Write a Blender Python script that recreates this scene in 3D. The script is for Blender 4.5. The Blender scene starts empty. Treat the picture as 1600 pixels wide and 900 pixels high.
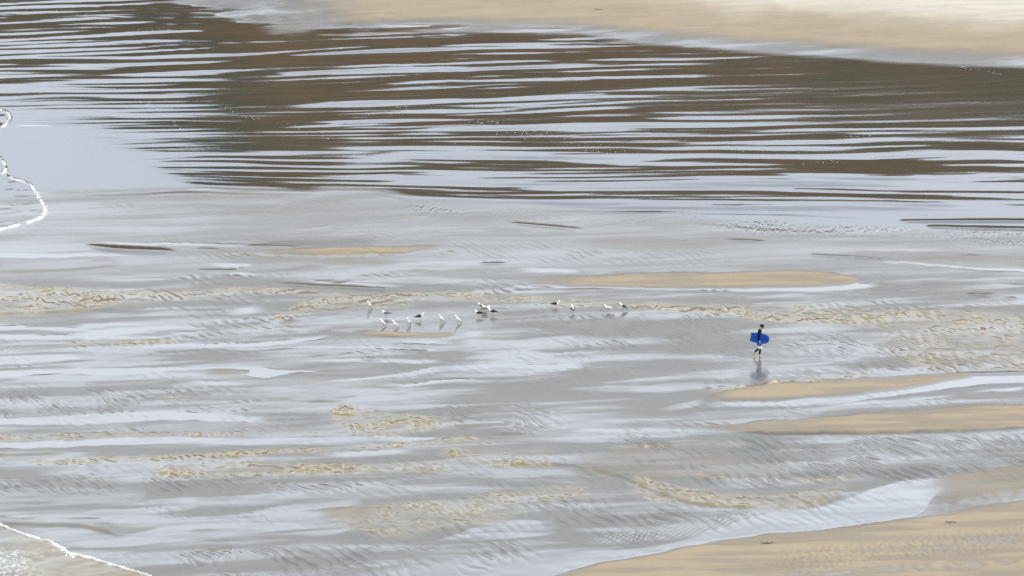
import bpy, bmesh, math, random
import numpy as np
from mathutils import Vector, Matrix

# ------------------------------------------------------------------ camera, sky, sun
R = math.radians
scene = bpy.context.scene
col = scene.collection
CAM_H, TILT, FOC = 55.0, R(10.0), 8590.0          # metres, tilt below the horizon, focal length in 1600-px units
cam_d = bpy.data.cameras.new('camera'); cam = bpy.data.objects.new('camera', cam_d); col.objects.link(cam)
cam.location = (0, 0, CAM_H); cam.rotation_euler = (R(90) - TILT, 0, 0)
cam_d.sensor_width = 36.0; cam_d.lens = 36.0 * FOC / 1600.0
cam_d.clip_start = 1.0; cam_d.clip_end = 20000.0
scene.camera = cam

SUN_EL, SUN_AZ = R(40.0), R(100.0)                # azimuth clockwise from +Y (view direction): sun on the right
sun_dir = Vector((math.sin(SUN_AZ) * math.cos(SUN_EL), math.cos(SUN_AZ) * math.cos(SUN_EL), math.sin(SUN_EL)))
sd = bpy.data.lights.new('sun', 'SUN'); so = bpy.data.objects.new('sun', sd); col.objects.link(so)
sd.energy = 5.0; sd.angle = R(0.8); sd.color = (1.0, 0.94, 0.84)
so.rotation_euler = sun_dir.to_track_quat('Z', 'Y').to_euler()

world = bpy.data.worlds.new('World'); scene.world = world; world.use_nodes = True
wn, wl = world.node_tree.nodes, world.node_tree.links
wn.clear()
sky = wn.new('ShaderNodeTexSky'); sky.sky_type = 'NISHITA'; sky.sun_disc = False
sky.sun_elevation = SUN_EL; sky.sun_rotation = SUN_AZ
sky.air_density = 1.0; sky.dust_density = 1.2; sky.ozone_density = 1.6
bg = wn.new('ShaderNodeBackground'); bg.inputs['Strength'].default_value = 0.12
wl.new(sky.outputs[0], bg.inputs['Color'])
tcw = wn.new('ShaderNodeTexCoord'); mpw = wn.new('ShaderNodeMapping'); mpw.inputs['Scale'].default_value = (1.6, 1.6, 5.0)
nzw = wn.new('ShaderNodeTexNoise'); nzw.inputs['Scale'].default_value = 1.7; nzw.inputs['Detail'].default_value = 5.0
rpw = wn.new('ShaderNodeValToRGB')
rpw.color_ramp.elements[0].position = 0.30; rpw.color_ramp.elements[0].color = (0.45, 0.45, 0.45, 1)
rpw.color_ramp.elements[1].position = 0.66; rpw.color_ramp.elements[1].color = (0.97, 0.97, 0.97, 1)
wl.new(tcw.outputs['Generated'], mpw.inputs['Vector']); wl.new(mpw.outputs[0], nzw.inputs['Vector'])
wl.new(nzw.outputs['Fac'], rpw.inputs['Fac'])
bg2 = wn.new('ShaderNodeBackground'); bg2.inputs['Color'].default_value = (0.81, 0.88, 1.0, 1); bg2.inputs['Strength'].default_value = 2.3
mxw = wn.new('ShaderNodeMixShader'); wo = wn.new('ShaderNodeOutputWorld')
wl.new(rpw.outputs['Color'], mxw.inputs['Fac']); wl.new(bg.outputs[0], mxw.inputs[1]); wl.new(bg2.outputs[0], mxw.inputs[2])
wl.new(mxw.outputs[0], wo.inputs['Surface'])

vs = scene.view_settings
vs.view_transform = 'Standard'; vs.look = 'None'; vs.gamma = 1.0; vs.use_curve_mapping = False; vs.exposure = -0.17
scene.cycles.use_denoising = False

# ------------------------------------------------------------------ helpers
def tag(o, label=None, cat=None, group=None, kind=None):
    if label: o['label'] = label
    if cat: o['category'] = cat
    if group: o['group'] = group
    if kind: o['kind'] = kind
    return o

def ground_xy(u, v):
    """Surveyed photo position -> beach-level position (z = 0)."""
    a = (np.asarray(u, float) - 800.0) / FOC; b = (450.0 - np.asarray(v, float)) / FOC
    dy = math.cos(TILT) + b * math.sin(TILT); dz = -math.sin(TILT) + b * math.cos(TILT)
    t = -CAM_H / dz
    return a * t, dy * t

_rng = np.random.RandomState(7)
_P = _rng.permutation(4096); _P = np.concatenate([_P, _P])
_G = _rng.rand(4096) * 2 * math.pi; _GX, _GY = np.cos(_G), np.sin(_G)
def perlin(x, y, seed=0):
    x = x + seed * 17.31; y = y + seed * 9.77
    xi = np.floor(x).astype(np.int64); yi = np.floor(y).astype(np.int64)
    xf = x - xi; yf = y - yi
    sx = xf * xf * xf * (xf * (xf * 6 - 15) + 10); sy = yf * yf * yf * (yf * (yf * 6 - 15) + 10)
    def g(ix, iy, dx, dy):
        h = _P[(_P[ix & 4095] + iy) & 4095]
        return _GX[h] * dx + _GY[h] * dy
    a = g(xi, yi, xf, yf); b = g(xi + 1, yi, xf - 1, yf)
    c = g(xi, yi + 1, xf, yf - 1); d = g(xi + 1, yi + 1, xf - 1, yf - 1)
    return ((a + sx * (b - a)) + sy * ((c + sx * (d - c)) - (a + sx * (b - a)))) * 1.5
def fbm(x, y, seed=0, oct=4, gain=0.5):
    s = 0; a = 1.0
    for k in range(oct):
        s = s + a * perlin(x, y, seed + 3 * k); x = x * 2.03; y = y * 2.03; a *= gain
    return s
def sm(t):
    t = np.clip(t, 0, 1); return t * t * (3 - 2 * t)

# ------------------------------------------------------------------ survey of the beach: a fine grid over everything in view
US = np.arange(-150, 1751, 2.0); VS = np.arange(-60, 961, 1.4)
U, V = np.meshgrid(US, VS)
X, Y = ground_xy(U, V)
NR, NC = U.shape
wob = fbm(X / 6.0, Y / 14.0, 1, 4)
Vw = V + 2.2 * wob + 1.0 * perlin(X / 1.1, Y / 3.0, 5)
flow = Y - 0.18 * X
Uw = U + 9.0 * fbm(X / 5.0, Y / 9.0, 2, 3)

def dense(pts):
    p = np.array(pts, float); n = len(p)
    out = []
    for i in range(n - 1):
        p0, p1, p2, p3 = p[max(i - 1, 0)], p[i], p[i + 1], p[min(i + 2, n - 1)]
        du = p2[0] - p1[0]
        m1 = (p2 - p0) / max(p2[0] - p0[0], 1e-6) * du; m2 = (p3 - p1) / max(p3[0] - p1[0], 1e-6) * du
        for t in np.linspace(0, 1, 9)[:-1]:
            q = (2*t**3-3*t**2+1)*p1 + (t**3-2*t**2+t)*m1 + (-2*t**3+3*t**2)*p2 + (t**3-t**2)*m2
            q[0] = p1[0] + t * du; out.append(q)
    out.append(p[-1]); return np.array(out)

def band(pts, st=3.0, sb=3.0, ends=(30, 30), s=1.0, warp=1.0):
    """Soft mask of a streak given as (u, top, bottom) stations."""
    d = dense(pts); m = np.zeros_like(U)
    lo, hi = d[:, 1].min() - 14 - st, d[:, 2].max() + 14 + sb
    r0, r1 = np.searchsorted(VS, lo), np.searchsorted(VS, hi)
    uu = U[r0:r1] + warp * (Uw[r0:r1] - U[r0:r1]); vv = V[r0:r1] + warp * (Vw[r0:r1] - V[r0:r1])
    top = np.interp(uu, d[:, 0], d[:, 1]); bot = np.interp(uu, d[:, 0], d[:, 2])
    k = sm((vv - top) / st + 0.5) * sm((bot - vv) / sb + 0.5)
    k = k * sm((uu - d[0, 0]) / max(ends[0], 1) + 0.0) * sm((d[-1, 0] - uu) / max(ends[1], 1))
    m[r0:r1] = k * s
    return m
def bands(lst, **kw):
    m = np.zeros_like(U)
    for b in lst:
        k = dict(kw)
        if isinstance(b, tuple): k.update(b[1]); b = b[0]
        m = np.maximum(m, band(b, **k))
    return m
def inside(poly, soft=4.0, warp=0.5):
    """Soft mask of a closed outline."""
    p = np.array(poly, float)
    uu = U + warp * (Uw - U) * 0.4; vv = V + warp * (Vw - V)
    ins = np.zeros(U.shape, bool); dm = np.full(U.shape, 1e9)
    for (x0, y0), (x1, y1) in zip(p, np.roll(p, -1, 0)):
        if y0 != y1:
            ins ^= ((y0 > vv) != (y1 > vv)) & (uu < (x1 - x0) * (vv - y0) / (y1 - y0) + x0)
        dx, dy = x1 - x0, y1 - y0; t = np.clip(((uu - x0) * dx + (vv - y0) * dy) / (dx * dx + dy * dy + 1e-9), 0, 1)
        dm = np.minimum(dm, np.hypot(uu - x0 - t * dx, vv - y0 - t * dy))
    return sm(np.where(ins, dm, -dm) / soft + 0.5), np.where(ins, dm, -dm)

# --- dry and drained sand
top_edge = [(-150,-90),(220,-16),(320,4),(400,22),(460,33),(540,38),(620,39),(700,40),(800,43),(900,47),(1000,58),(1100,67),(1200,74),(1300,80),(1400,88),(1500,92),(1600,96),(1760,102)]
te = dense([(a, b, b) for a, b in top_edge]); top_v = np.interp(U, te[:, 0], te[:, 1])
beach_in = top_v - (V + 0.6 * (Vw - V)) + (20 * sm((760 - U) / 260) + 2) * fbm(X / 14.0, (Y - 0.2 * X) / 2.6, 35, 3)                 # px above the far shoreline
dry_top = sm((beach_in + 2) / 15.0) * sm((U - 470) / 190.0 + 0.25)
pale_top = sm((beach_in - 26 + 8 * wob) / 40.0) * sm((U - 780) / 360.0)
D = [
 ([(390,389.5,395),(460,390,396),(560,389,396),(640,387,394),(700,385.5,388)], dict(st=2.5, sb=1.4, ends=(90,40))),
 ([(760,433,438),(820,432,441),(900,431,446),(1000,429,449),(1100,428,449.5),(1200,426,449),(1260,425,446.5),(1310,428.5,443),(1340,435,438)], dict(st=7, sb=2.5, ends=(200,8))),
 ([(555,522,524.5),(620,520.5,526),(690,521,525.5),(715,522,524)], dict(st=1.5, sb=1.5, ends=(30,15))),
 ([(1085,619,623),(1150,610,624),(1200,603,623),(1260,598.5,620.5),(1330,594,617),(1420,589,607),(1480,585,594),(1520,583.5,586)], dict(st=8, sb=6, ends=(70,25))),
 ([(1060,669,671),(1150,664,675),(1200,658.5,676.5),(1260,656,677),(1350,648.5,676.5),(1450,642,674.5),(1530,638,671.5),(1600,634,667),(1760,627,655)], dict(st=9, sb=1.2, ends=(140,1))),
 ([(850,906,1000),(920,889,1000),(1000,871,1000),(1100,851,1000),(1200,838,1000),(1300,830,1000),(1380,819,1000),(1450,809,1000),(1500,800,1000),(1550,791,1000),(1600,785,1000),(1760,762,1000)], dict(st=9, sb=1, ends=(20,1))),
 ([(1430,752,805),(1480,744,803),(1520,736,795),(1600,728,776),(1760,714,750)], dict(st=7, sb=10, ends=(70,1), s=0.55)),
 ([(880,718,738),(940,710,744),(1000,704,747),(1100,706,748),(1200,720,746),(1300,735,745)], dict(st=10, sb=5, ends=(60,120), s=0.20)),
 ([(480,405,413),(560,404,414),(640,406,412)], dict(st=5, sb=5, ends=(60,60), s=0.4)),
 ([(880,377,386),(960,371,389),(1060,374,390),(1180,372,382)], dict(st=8, sb=4, ends=(70,80), s=0.22)),
 ([(1300,392,402),(1400,395,404),(1500,398,408),(1620,404,420)], dict(st=8, sb=6, ends=(60,1), s=0.22)),
 ([(400,42,52),(440,40,54),(500,42,52)], dict(st=8, sb=8, ends=(40,40), s=0.30)),
 ([(298,577,585),(340,576,586),(396,580,582)], dict(st=2, sb=2, ends=(50,6), s=0.35)),
 ([(480,800,810),(520,794,812),(600,790,812)], dict(st=6, sb=6, ends=(40,60), s=0.35)),
]
dry = np.maximum(bands(D), dry_top)
damp = sm(0.5 + 1.3 * fbm(X / 7.0, (Y - 0.1 * X) / 1.4, 34, 4))                 # tide-laid damp streaks
dry = dry * (1 - 0.42 * damp * (1 - 0.6 * dry_top))
stipple = bands([([(1180,875,915),(1260,862,900),(1340,850,885),(1420,842,876),(1520,834,868),(1620,820,850),(1760,800,835)], dict(st=20, sb=16, ends=(80, 1)))])
near_bar = band(D[5][0], 5, 1, (20, 1))
# glittering wet strips on the near bar
strip = bands([
 ([(1190,894,902),(1290,897,903),(1360,888,896),(1450,881,892),(1520,878,888),(1620,875,886),(1760,872,884)], dict(st=6, sb=4, ends=(60,1))),
 ([(1290,866,872),(1340,860,868),(1420,852,862),(1500,846,858),(1620,834,850),(1760,826,842)], dict(st=8, sb=6, ends=(70,1), s=0.8)),
 ([(1400,798,806),(1470,786,800),(1540,774,790),(1620,758,780)], dict(st=8, sb=5, ends=(50,1), s=0.7)),
 ([(1040,930,975),(1160,905,950),(1240,895,925)], dict(st=10, sb=8, ends=(60,60), s=0.6))])
strip = strip * sm(0.55 + 0.9 * perlin(X / 0.5, Y / 1.1, 31) + 0.6 * perlin(X / 2.2, Y / 3.0, 33))
dry = dry * (1 - 0.55 * strip)

# --- bright, unbroken films of standing water
W = [
 [(-150,396,404),(0,395.5,403),(80,396,402),(160,395,400),(290,393,395)],
 [(120,377,379),(190,377.5,381.5),(260,378,382),(400,384,387)],
 [(290,411,417),(350,411.5,418),(420,413,416)],
 [(425,430,434),(500,438.5,443),(560,442.5,446),(640,445,447)],
 [(300,425,428),(360,424,430),(430,428,434)],
 [(-150,500,514),(0,502,514),(70,507,516),(140,504,527),(230,504,529),(290,509,527),(335,512,516)],
 [(-150,521,532),(0,522,531),(80,522.5,531),(170,524,531),(240,526,530)],
 [(180,541,545),(260,537.5,544),(340,536,542.5),(400,533,541),(450,530.5,538),(530,526,529)],
 [(-150,558,571),(0,557.5,569),(60,556,567),(120,555.5,562),(152,555.5,558.5)],
 [(-150,580,590),(0,579,588),(100,577,586.5),(200,575,586),(300,573,577),(350,571.5,576),(410,573,592),(450,577,586),(525,581,583)],
 [(260,597,601),(330,596,602),(400,599,603)],
 [(320,543,546),(430,542,545),(520,541,545),(600,541,547),(710,545,549)],
 [(600,530,534),(660,530,537),(725,535,538)],
 [(430,563.5,566),(550,561.5,566.5),(660,562,567.5),(699,562.5,566)],
 [(480,597,599.5),(560,590,594.5),(620,583,589.5),(680,573.5,582),(760,568.5,577),(850,568,578),(930,566,574)],
 [(565,601.5,604),(640,597,602.5),(700,591,596.5),(762,593,595.5)],
 [(-150,656,668),(0,654,664),(80,650,663),(150,645,662),(250,643,657),(330,645,658),(430,652,662)],
 [(-150,690,700),(0,692,702),(150,685,696),(300,683,693),(400,685,695),(500,684,694),(600,681,690),(700,683,686)],
 [(855,674,676),(920,670,675.5),(1000,668.5,674.5),(1030,668,674.5),(1080,670,674.5),(1170,673.5,675.5)],
 [(1020,636,640),(1060,629,638),(1090,624,631),(1104,624,627)],
 [(1085,627,634),(1200,627,635),(1260,623,634),(1330,618,629),(1400,608,620),(1450,600,614),(1500,588,607),(1550,584,600),(1600,583,598),(1760,580,596)],
 [(1270,634,637),(1340,630,634),(1420,624,628),(1500,617,621)],
 [(1500,614,618),(1550,608,613),(1620,602,607)],
 [(660,850,862),(720,832,852),(760,817,850),(800,811,846),(880,818,832)],
 [(90,806,816),(180,790,808),(260,779,798),(320,774,788),(332,778,784)],
 [(120,852,866),(230,829,852),(300,813,846),(400,798,838),(500,782,836),(570,778,826)],
 [(0,824,834),(60,823,850),(120,824,866),(160,834,868),(220,846,860)],
 [(1340,404,406.5),(1400,408,411),(1480,413.5,418),(1560,419,425),(1640,423,429)],
 [(780,415,425),(850,417,424),(920,419,425)],
 [(760,442,446),(900,446.5,451),(1000,450,453),(1200,450.5,456),(1340,440,450),(1380,437,444)],
 [(860,604,607),(940,599,606),(1010,590,602),(1100,580,597),(1180,574,590)],
 [(1180,532,566),(1230,526,570),(1300,524,568),(1380,524,550)],
 [(500,518,521),(560,518,520.5)],
 [(690,522,526),(740,518,527),(780,516,522)],
 [(380,512,518),(430,500,514),(460,486,500)],
 [(320,484,488),(360,482,492),(420,478,486)],
 [(650,725,735),(760,728,745),(860,729,752),(920,738,756)],
 [(480,708,716),(560,703,712),(650,699,706)],
 [(540,36,48),(620,37,47),(750,38,44)],
 [(-150,780,810),(60,760,800),(160,765,800),(240,760,790)],
 [(440,348,352),(520,350,362),(700,360,372),(860,366,380)],
]
SOFTW = {5: 0.95, 23: 0.75, 24: 0.7, 25: 0.75, 26: 0.75, 30: 0.75, 31: 0.6, 36: 0.5, 39: 0.35, 40: 0.3}
film = np.zeros_like(U)
for i, w in enumerate(W):
    bnd = band(w, 2.6 if i < 24 else 5.0, 2.2 if i < 24 else 4.0, (70, 40), SOFTW.get(i, 1.0))
    if i in SOFTW: bnd = bnd * sm(0.75 + 1.2 * fbm(X / 5.0, flow / 1.3, 15, 3))
    film = np.maximum(film, bnd)
wedge = band([(780,876,902),(900,863,893),(1000,856,871),(1060,846,858),(1110,828,849),(1200,801,836),(1240,796,834),(1300,785,829),(1350,769,821),(1400,755,812),(1432,749,802),(1462,746,768),(1488,746.5,751)], 3.0, 3.0, (160, 6))
bottom_white = band([(560,900,990),(640,884,990),(760,872,990),(860,868,990),(960,880,990)], 14, 4, (60, 60), 0.7)
film = np.maximum(film, np.maximum(wedge, bottom_white))
ripple_white = band([(900,846,853),(1000,828,846),(1100,812,836),(1200,799,822)], 5, 5, (60, 30), 0.8)
film = np.maximum(film, ripple_white * (0.5 + 0.5 * np.sin(U * 0.62 + V * 1.1)))
bright_mid = band([(690,524,580),(760,519,592),(830,519,590),(930,528,566),(1000,536,556)], 14, 14, (60, 120), 0.75) * sm(0.55 + 1.3 * fbm(X / 6.0, flow / 1.5, 14, 3))
film = np.maximum(film, bright_mid)
# streaky drift of thin film over the rest
drift = 0.40 + 0.75 * fbm(X / 10.0, flow / 2.6, 11, 4) + 0.22 * perlin(X / 3.0, flow / 0.8, 12)
drift = drift + 0.55 * fbm(X / 16.0, flow / 4.5, 17, 2)
film_bg = sm((drift - 0.20) / 0.8 + 0.25 * perlin(X / 5.0, flow / 0.45, 16)) * 0.66
left_wt = sm((700 - U) / 500) * sm((V - 480) / 60) * sm((720 - V) / 80)
film_bg = film_bg * (1 - 0.55 * left_wt) + 0.55 * left_wt * sm(0.3 + 2.2 * fbm(X / 9.0, flow / 1.7, 13, 3))

# the slick between the lagoon and the upper runnel lies smooth under an even film
slick = sm((V - 296) / 14) * sm((446 - V) / 40)
film_bg = film_bg * (1 - 0.7 * slick) + slick * (0.30 + 0.24 * fbm(X / 18.0, flow / 3.5, 18, 3) + 0.10 * perlin(X / 8.0, flow / 0.9, 19))
# --- turbulent sandy runnels
T = [
 ([(-150,438,500),(0,440,494),(60,446,490),(120,450,484),(200,452,474),(250,453,470),(350,450,461),(420,450,459),(480,455,464),(560,458,466),(680,457,469),(800,460,472),(900,465,480),(1000,472,484),(1080,476,490),(1200,478,504),(1300,478,506),(1400,482,515),(1500,484,530),(1600,490,545),(1760,496,560)], dict(st=8, sb=10, s=0.8)),
 ([(300,453,459),(430,451,458),(560,459,464),(680,460,467),(800,463,468)], dict(s=1.0)),
 ([(990,478,484),(1060,480,487),(1140,486,493),(1220,489,499),(1320,491,502),(1420,492,502),(1500,495,504)], dict(st=4, sb=4, s=1.15)),
 ([(428,497,503),(445,486,500),(470,472,492),(520,466,486),(600,464,481),(660,470,479)], dict(st=3, sb=8, ends=(4, 60), s=0.9)),
 ([(70,534,541),(150,532,540),(250,530,538),(300,530,534)], dict(s=0.8)),
 ([(-150,540,548),(0,540,547),(80,540,546)], dict(s=0.5)),
 ([(235,619,625),(280,619,624),(325,620,624)], dict(s=0.9)),
 ([(360,598,606),(400,600,606)], dict(s=0.7)),
 ([(517,650,660),(526,637,664),(545,632,671),(570,640,676),(610,646,679),(660,650,674),(720,656,665)], dict(st=4, sb=6, ends=(3, 50), s=0.85)),
 ([(-150,682,692),(0,680,690),(100,676,686),(180,675,684),(240,676,682),(380,675,680),(500,676,680),(640,677,681)], dict(s=0.9)),
 ([(30,718,724),(130,718,726),(200,712,722),(300,708,720),(400,704,713),(470,702,709),(540,696.5,701)], dict(s=1.1)),
 ([(540,696,700),(640,691,696),(720,684,692),(790,690,697)], dict(s=0.9)),
 ([(80,726,741),(115,724,740)], dict(s=0.9)),
 ([(230,732,744),(300,726,746),(370,722,746),(450,724,746),(550,724,741),(600,722,736),(720,724,734)], dict(st=5, sb=6, s=0.95)),
 ([(670,704,710),(720,700,720),(770,714,729),(820,721,727),(890,723,728)], dict(s=0.8)),
 ([(470,797,810),(560,790,828),(620,785,838),(700,780,822),(780,770,816),(850,760,790),(960,755,776)], dict(st=10, sb=14, ends=(90, 90), s=0.6)),
 ([(970,742,762),(1000,746,780),(1060,763,789),(1150,771,794),(1240,770,796),(1340,750,762)], dict(st=6, sb=3, s=0.8)),
 ([(980,744,749),(1080,742,746),(1160,746,752),(1260,748,754),(1360,744,748)], dict(st=4, sb=3, s=0.8)),
 ([(1085,607,612),(1150,604,611),(1200,598,605),(1260,590,597),(1320,583,591),(1390,579,585)], dict(s=1.1)),
 ([(1330,505,556),(1450,515,572),(1620,530,582),(1760,540,590)], dict(st=14, sb=12, ends=(120,1), s=0.55)),
 ([(940,698,704),(1000,696,702),(1080,692,698),(1180,690,696)], dict(s=0.6)),
 ([(330,396,402),(400,396,400),(560,396,400),(680,391,396),(740,388,392)], dict(s=0.6)),
 ([(460,592,600),(540,594,600),(600,590,596)], dict(s=0.5)),
 ([(600,338,343),(700,336,342)], dict(s=0.2)),
 ([(700,692,722),(780,700,722),(880,700,716)], dict(st=10, sb=6, s=0.4)),
]
turb = bands(T, st=4, sb=4, ends=(40, 40))
turb = turb * (0.58 + 0.70 * sm(0.5 + 1.4 * fbm(X / 3.5, flow / 1.5, 68, 3)))
# --- narrow banks where a film spills over an edge: (u, v) lines
L = [
 [(1150,676.5),(1200,677),(1300,677.5),(1400,675.5),(1500,672.5),(1545,671)],
 [(780,727),(885,728),(930,738),(970,747),(1010,765),(1060,783),(1100,790),(1200,795)],
 [(-150,819),(0,820.5),(120,822),(165,832),(185,837),(205,836)],
 [(290,866),(330,861),(385,853)],
 [(390,395.5),(470,396.5),(610,394.5)],
 [(424,507),(438,516),(478,523)],
 [(-150,492),(0,490),(120,486.5),(200,483)],
 [(-150,425),(0,425),(110,421.5),(200,414)],
 [(690,668),(760,667),(840,664)],
 [(740,682),(840,679)],
 [(-150,714),(0,713.5),(110,708)],
]
line = np.zeros_like(U); step = np.zeros_like(U)
for l in L:
    b = [(u, v - 1.1, v + 1.1) for u, v in l]
    line = np.maximum(line, band(b, 1.6, 1.6, (30, 30), 1.0, 0.35))
    d = dense([(u, v, v) for u, v in l]); c = np.interp(U, d[:, 0], d[:, 1])
    ends = sm((U - d[0, 0]) / 40) * sm((d[-1, 0] - U) / 40)
    step += ends * 0.07 * (sm((c - V) / 3 + 0.5) * sm((V - c + 26) / 24)) 

# --- small slack pools that mirror the hillside
K = [
 [(125,381.5,382.5),(180,383.5,391),(240,386,393),(280,390,392)], [(295,387.5,388.5),(350,388,389.5)],
 [(380,381,384),(430,383.5,385.5),(470,385.5,386.5)], [(430,441.5,443),(520,446,448.6),(600,449,451),(618,450,451.5)],
 [(790,346,348),(860,351.5,354.5),(915,357,358.5)], [(1124,373.5,375.5),(1170,375,377.5),(1205,377.3,378.7)],
 [(1255,396,397.5),(1340,400,402),(1400,406,407.5)], [(1495,398,399.3),(1540,399,401)],
 [(1500,458.5,460),(1540,459,462),(1562,460.5,462)], [(1560,462.5,464.5),(1600,466.5,469)],
 [(740,411,412.5),(800,410,412)], [(1480,583.6,585),(1540,581.6,583.6),(1620,580,581.8),(1760,577,579)],
 [(555,559,560.5),(600,559.6,561.4)], [(610,546.5,548),(680,548,549.6)], [(300,420.5,422),(380,421,423)],
 [(1440,352.5,354),(1560,355,357.5),(1700,356,359)], [(1400,344,345.5),(1560,343.5,345.5),(1700,344,346)],
]
slack = bands([(k, {}) for k in K], st=1.6, sb=1.6, ends=(25, 25), warp=0.6)

# --- lagoon outline and sea swash
lag_bot = [(-150,392),(-60,340),(60,312),(200,306),(300,303),(400,305),(480,307),(520,301.5),(600,306),(640,317),(700,322),(800,326),(900,336),(1000,343),(1100,351),(1200,360),(1300,363),(1400,366),(1600,372),(1760,378)]
lb = dense([(a, b, b) for a, b in lag_bot]); bot_v = np.interp(U, lb[:, 0], lb[:, 1])
lag_d = np.minimum(-beach_in, bot_v - (V + 0.5 * (Vw - V)))
lag = sm(lag_d / 5.0 + 0.3)
speck = bands([[(590,318,320),(650,320,328),(740,328,336),(830,331,340),(900,334,342),(1000,336,348),(1100,340,357),(1200,346,364),(1300,352,368),(1400,356,372),(1500,360,378),(1620,364,384),(1760,368,388)]], st=6, sb=8, ends=(60, 1))
swash1, sd1 = inside([(-400,160),(0,172),(8,174),(14,178),(16,184),(12,191),(6,198),(0,202),(-400,215)], 3, 0.6)
swash2, sd2 = inside([(-400,225),(0,243),(4,250),(9,262),(10,267),(4,272),(20,280),(36,285),(49,290),(55,299),(62,310),(68,321),(72,331),(68,339),(58,344),(40,349),(18,355),(-6,362),(-400,372)], 3, 0.6)
swash3, sd3 = inside([(-400,760),(-60,806),(0,822),(25,832),(50,840),(75,848),(95,858),(108,868),(140,873),(170,883),(200,893),(225,899),(300,925),(420,980),(-400,1000)], 3, 0.8)
swash = np.maximum(np.maximum(swash1, swash2), swash3)

# ------------------------------------------------------------------ relief
dry_h = 0.10 * dry + 0.015 * dry * fbm(X / 1.5, Y / 1.5, 41, 3) + 0.035 * stipple * perlin(X / 0.22, Y / 0.55, 42)
H = (0.05 * fbm(X / 14.0, Y / 22.0, 40, 3) + 0.035 * (1 - 0.8 * slick) * fbm(X / 4.5, flow / 4.0, 39, 3)) * (1 - lag) * (1 - 0.6 * film) * (1 - 0.85 * np.exp(-((U - 1185) / 60) ** 2 - ((V - 580) / 30) ** 2)) + dry_h + step
H += 0.016 * np.clip(beach_in + 7, 0, 70)
# lagoon waves: long low crests that swing with distance
shear = np.interp(V, [0, 120, 200, 290, 360], [0.20, 0.24, 0.10, -0.05, -0.08])
q = Y - shear * X + 1.2 * fbm(X / 22.0, Y / 30.0, 50, 2)
w1 = fbm(X / 15.0, q / 1.9, 51, 2, 0.45)
w2 = perlin(X / 9.0, q / 1.15, 55) * sm(0.6 + 1.2 * perlin(X / 12.0, q / 6.0, 56)) + 0.35 * perlin(X / 4.0, q / 0.6, 59)
w4 = perlin(X / 5.0, q / 0.62, 49) * sm(0.5 + 1.5 * perlin(X / 9.0, q / 5.0, 48))
w3 = fbm(X / 30.0, q / 9.0, 57, 2)
amp = np.ones_like(U)
amp *= 1 - 0.80 * sm((1500 - np.abs(U - 1650)) / 900 - 0.72) * sm((215 - V) / 40)          # the right-hand reach is glassy
amp *= 1 - 0.93 * sm((V - np.interp(U, [-150, 0, 160, 210, 260, 320], [140, 160, 195, 222, 270, 330]) + 9 * fbm(X / 5.0, Y / 1.6, 58, 2)) / 60 + 0.5)  # slack water on the left
amp *= 1 + 0.9 * sm((150 - V) / 60) * sm((1150 - U) / 300)
lagw = (0.0185 * w1 + 0.0100 * w2 + 0.0055 * w4 + 0.035 * w3) * amp
H += lag * lagw
# the broad swells one can follow right across: (u, v) of the face turned to the viewer, half thickness in px
SW = [([(-150,62),(0,57),(150,54),(300,52),(420,48)],4.0),([(-150,96),(0,90),(150,83),(300,76),(420,70)],2.0),
      ([(380,88),(500,83.5),(650,79),(800,74),(960,72)],4.5),([(380,118),(500,113),(650,110),(800,107),(940,103)],5.0),
      ([(420,62),(560,57.5),(700,53),(860,47)],2.2),([(560,130),(760,126),(960,121),(1200,121)],2.0),
      ([(760,155),(900,151),(1060,148)],4.0),([(430,165),(560,162),(700,160)],5.0),([(440,197),(560,193),(720,188)],4.0),
      ([(600,210),(800,203),(960,200),(1100,196)],5.0),([(560,246),(720,243),(900,250),(1100,258)],6.0),
      ([(560,283),(760,288),(960,294),(1200,290),(1500,285)],7.0),([(520,312),(700,318),(900,322),(1200,327),(1600,322)],6.0),
      ([(1180,275),(1380,281),(1640,276)],5.0),([(1300,248),(1450,243),(1640,240)],4.0),([(150,122),(300,113),(420,108)],2.5),([(-150,34),(20,30),(180,26),(330,22)],2.0),([(100,42),(260,37),(400,32)],3.0),([(220,12),(330,10),(420,8)],3.0),([(-150,72),(0,70),(160,66),(330,62),(450,56)],2.5),([(-150,112),(40,108),(200,102),(380,98)],2.0)]
for ln, t_ in SW:
    d = dense([(a_, b_, b_) for a_, b_ in ln]); c = np.interp(U, d[:, 0], d[:, 1])
    e_ = sm((U - d[0, 0]) / 90) * sm((d[-1, 0] - U) / 140)
    z_ = (c + t_ - V + 0.5 * (V - Vw)) / (2 * t_)
    H += lag * e_ * 0.045 * t_ / 4.0 * np.where(z_ < 1, sm(z_), 1 - sm((z_ - 1) / 2.5))
# runnel waves: short steep crests
xs, ys = X + 0.25 * perlin(X / 1.4, Y / 2.5, 60), Y + 0.5 * perlin(X / 1.2, Y / 2.4, 61)
bl1 = perlin(xs / 0.42 + 0.45 * ys, ys / 0.95, 62)
bl2 = perlin(xs / 0.8 - 0.15 * ys, ys / 1.6, 64)
patchy = sm(0.68 + 1.2 * fbm(X / 2.4, Y / 3.5, 66, 2))
hump = np.log1p(np.exp(9 * (bl1 - 0.05))) / 9 * sm(bl2 * 1.2 + 0.6)
H += turb * (0.11 * patchy * hump + 0.032 * bl2 + 0.016 * bl1 + 0.014 * patchy * np.sin(2 * math.pi * (xs / 0.46 + ys / 1.3) + 2.5 * bl2))
crest = turb * patchy * sm((hump - 0.26) / 0.22)  # mask for the highlights painted on the runnel crests
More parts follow.
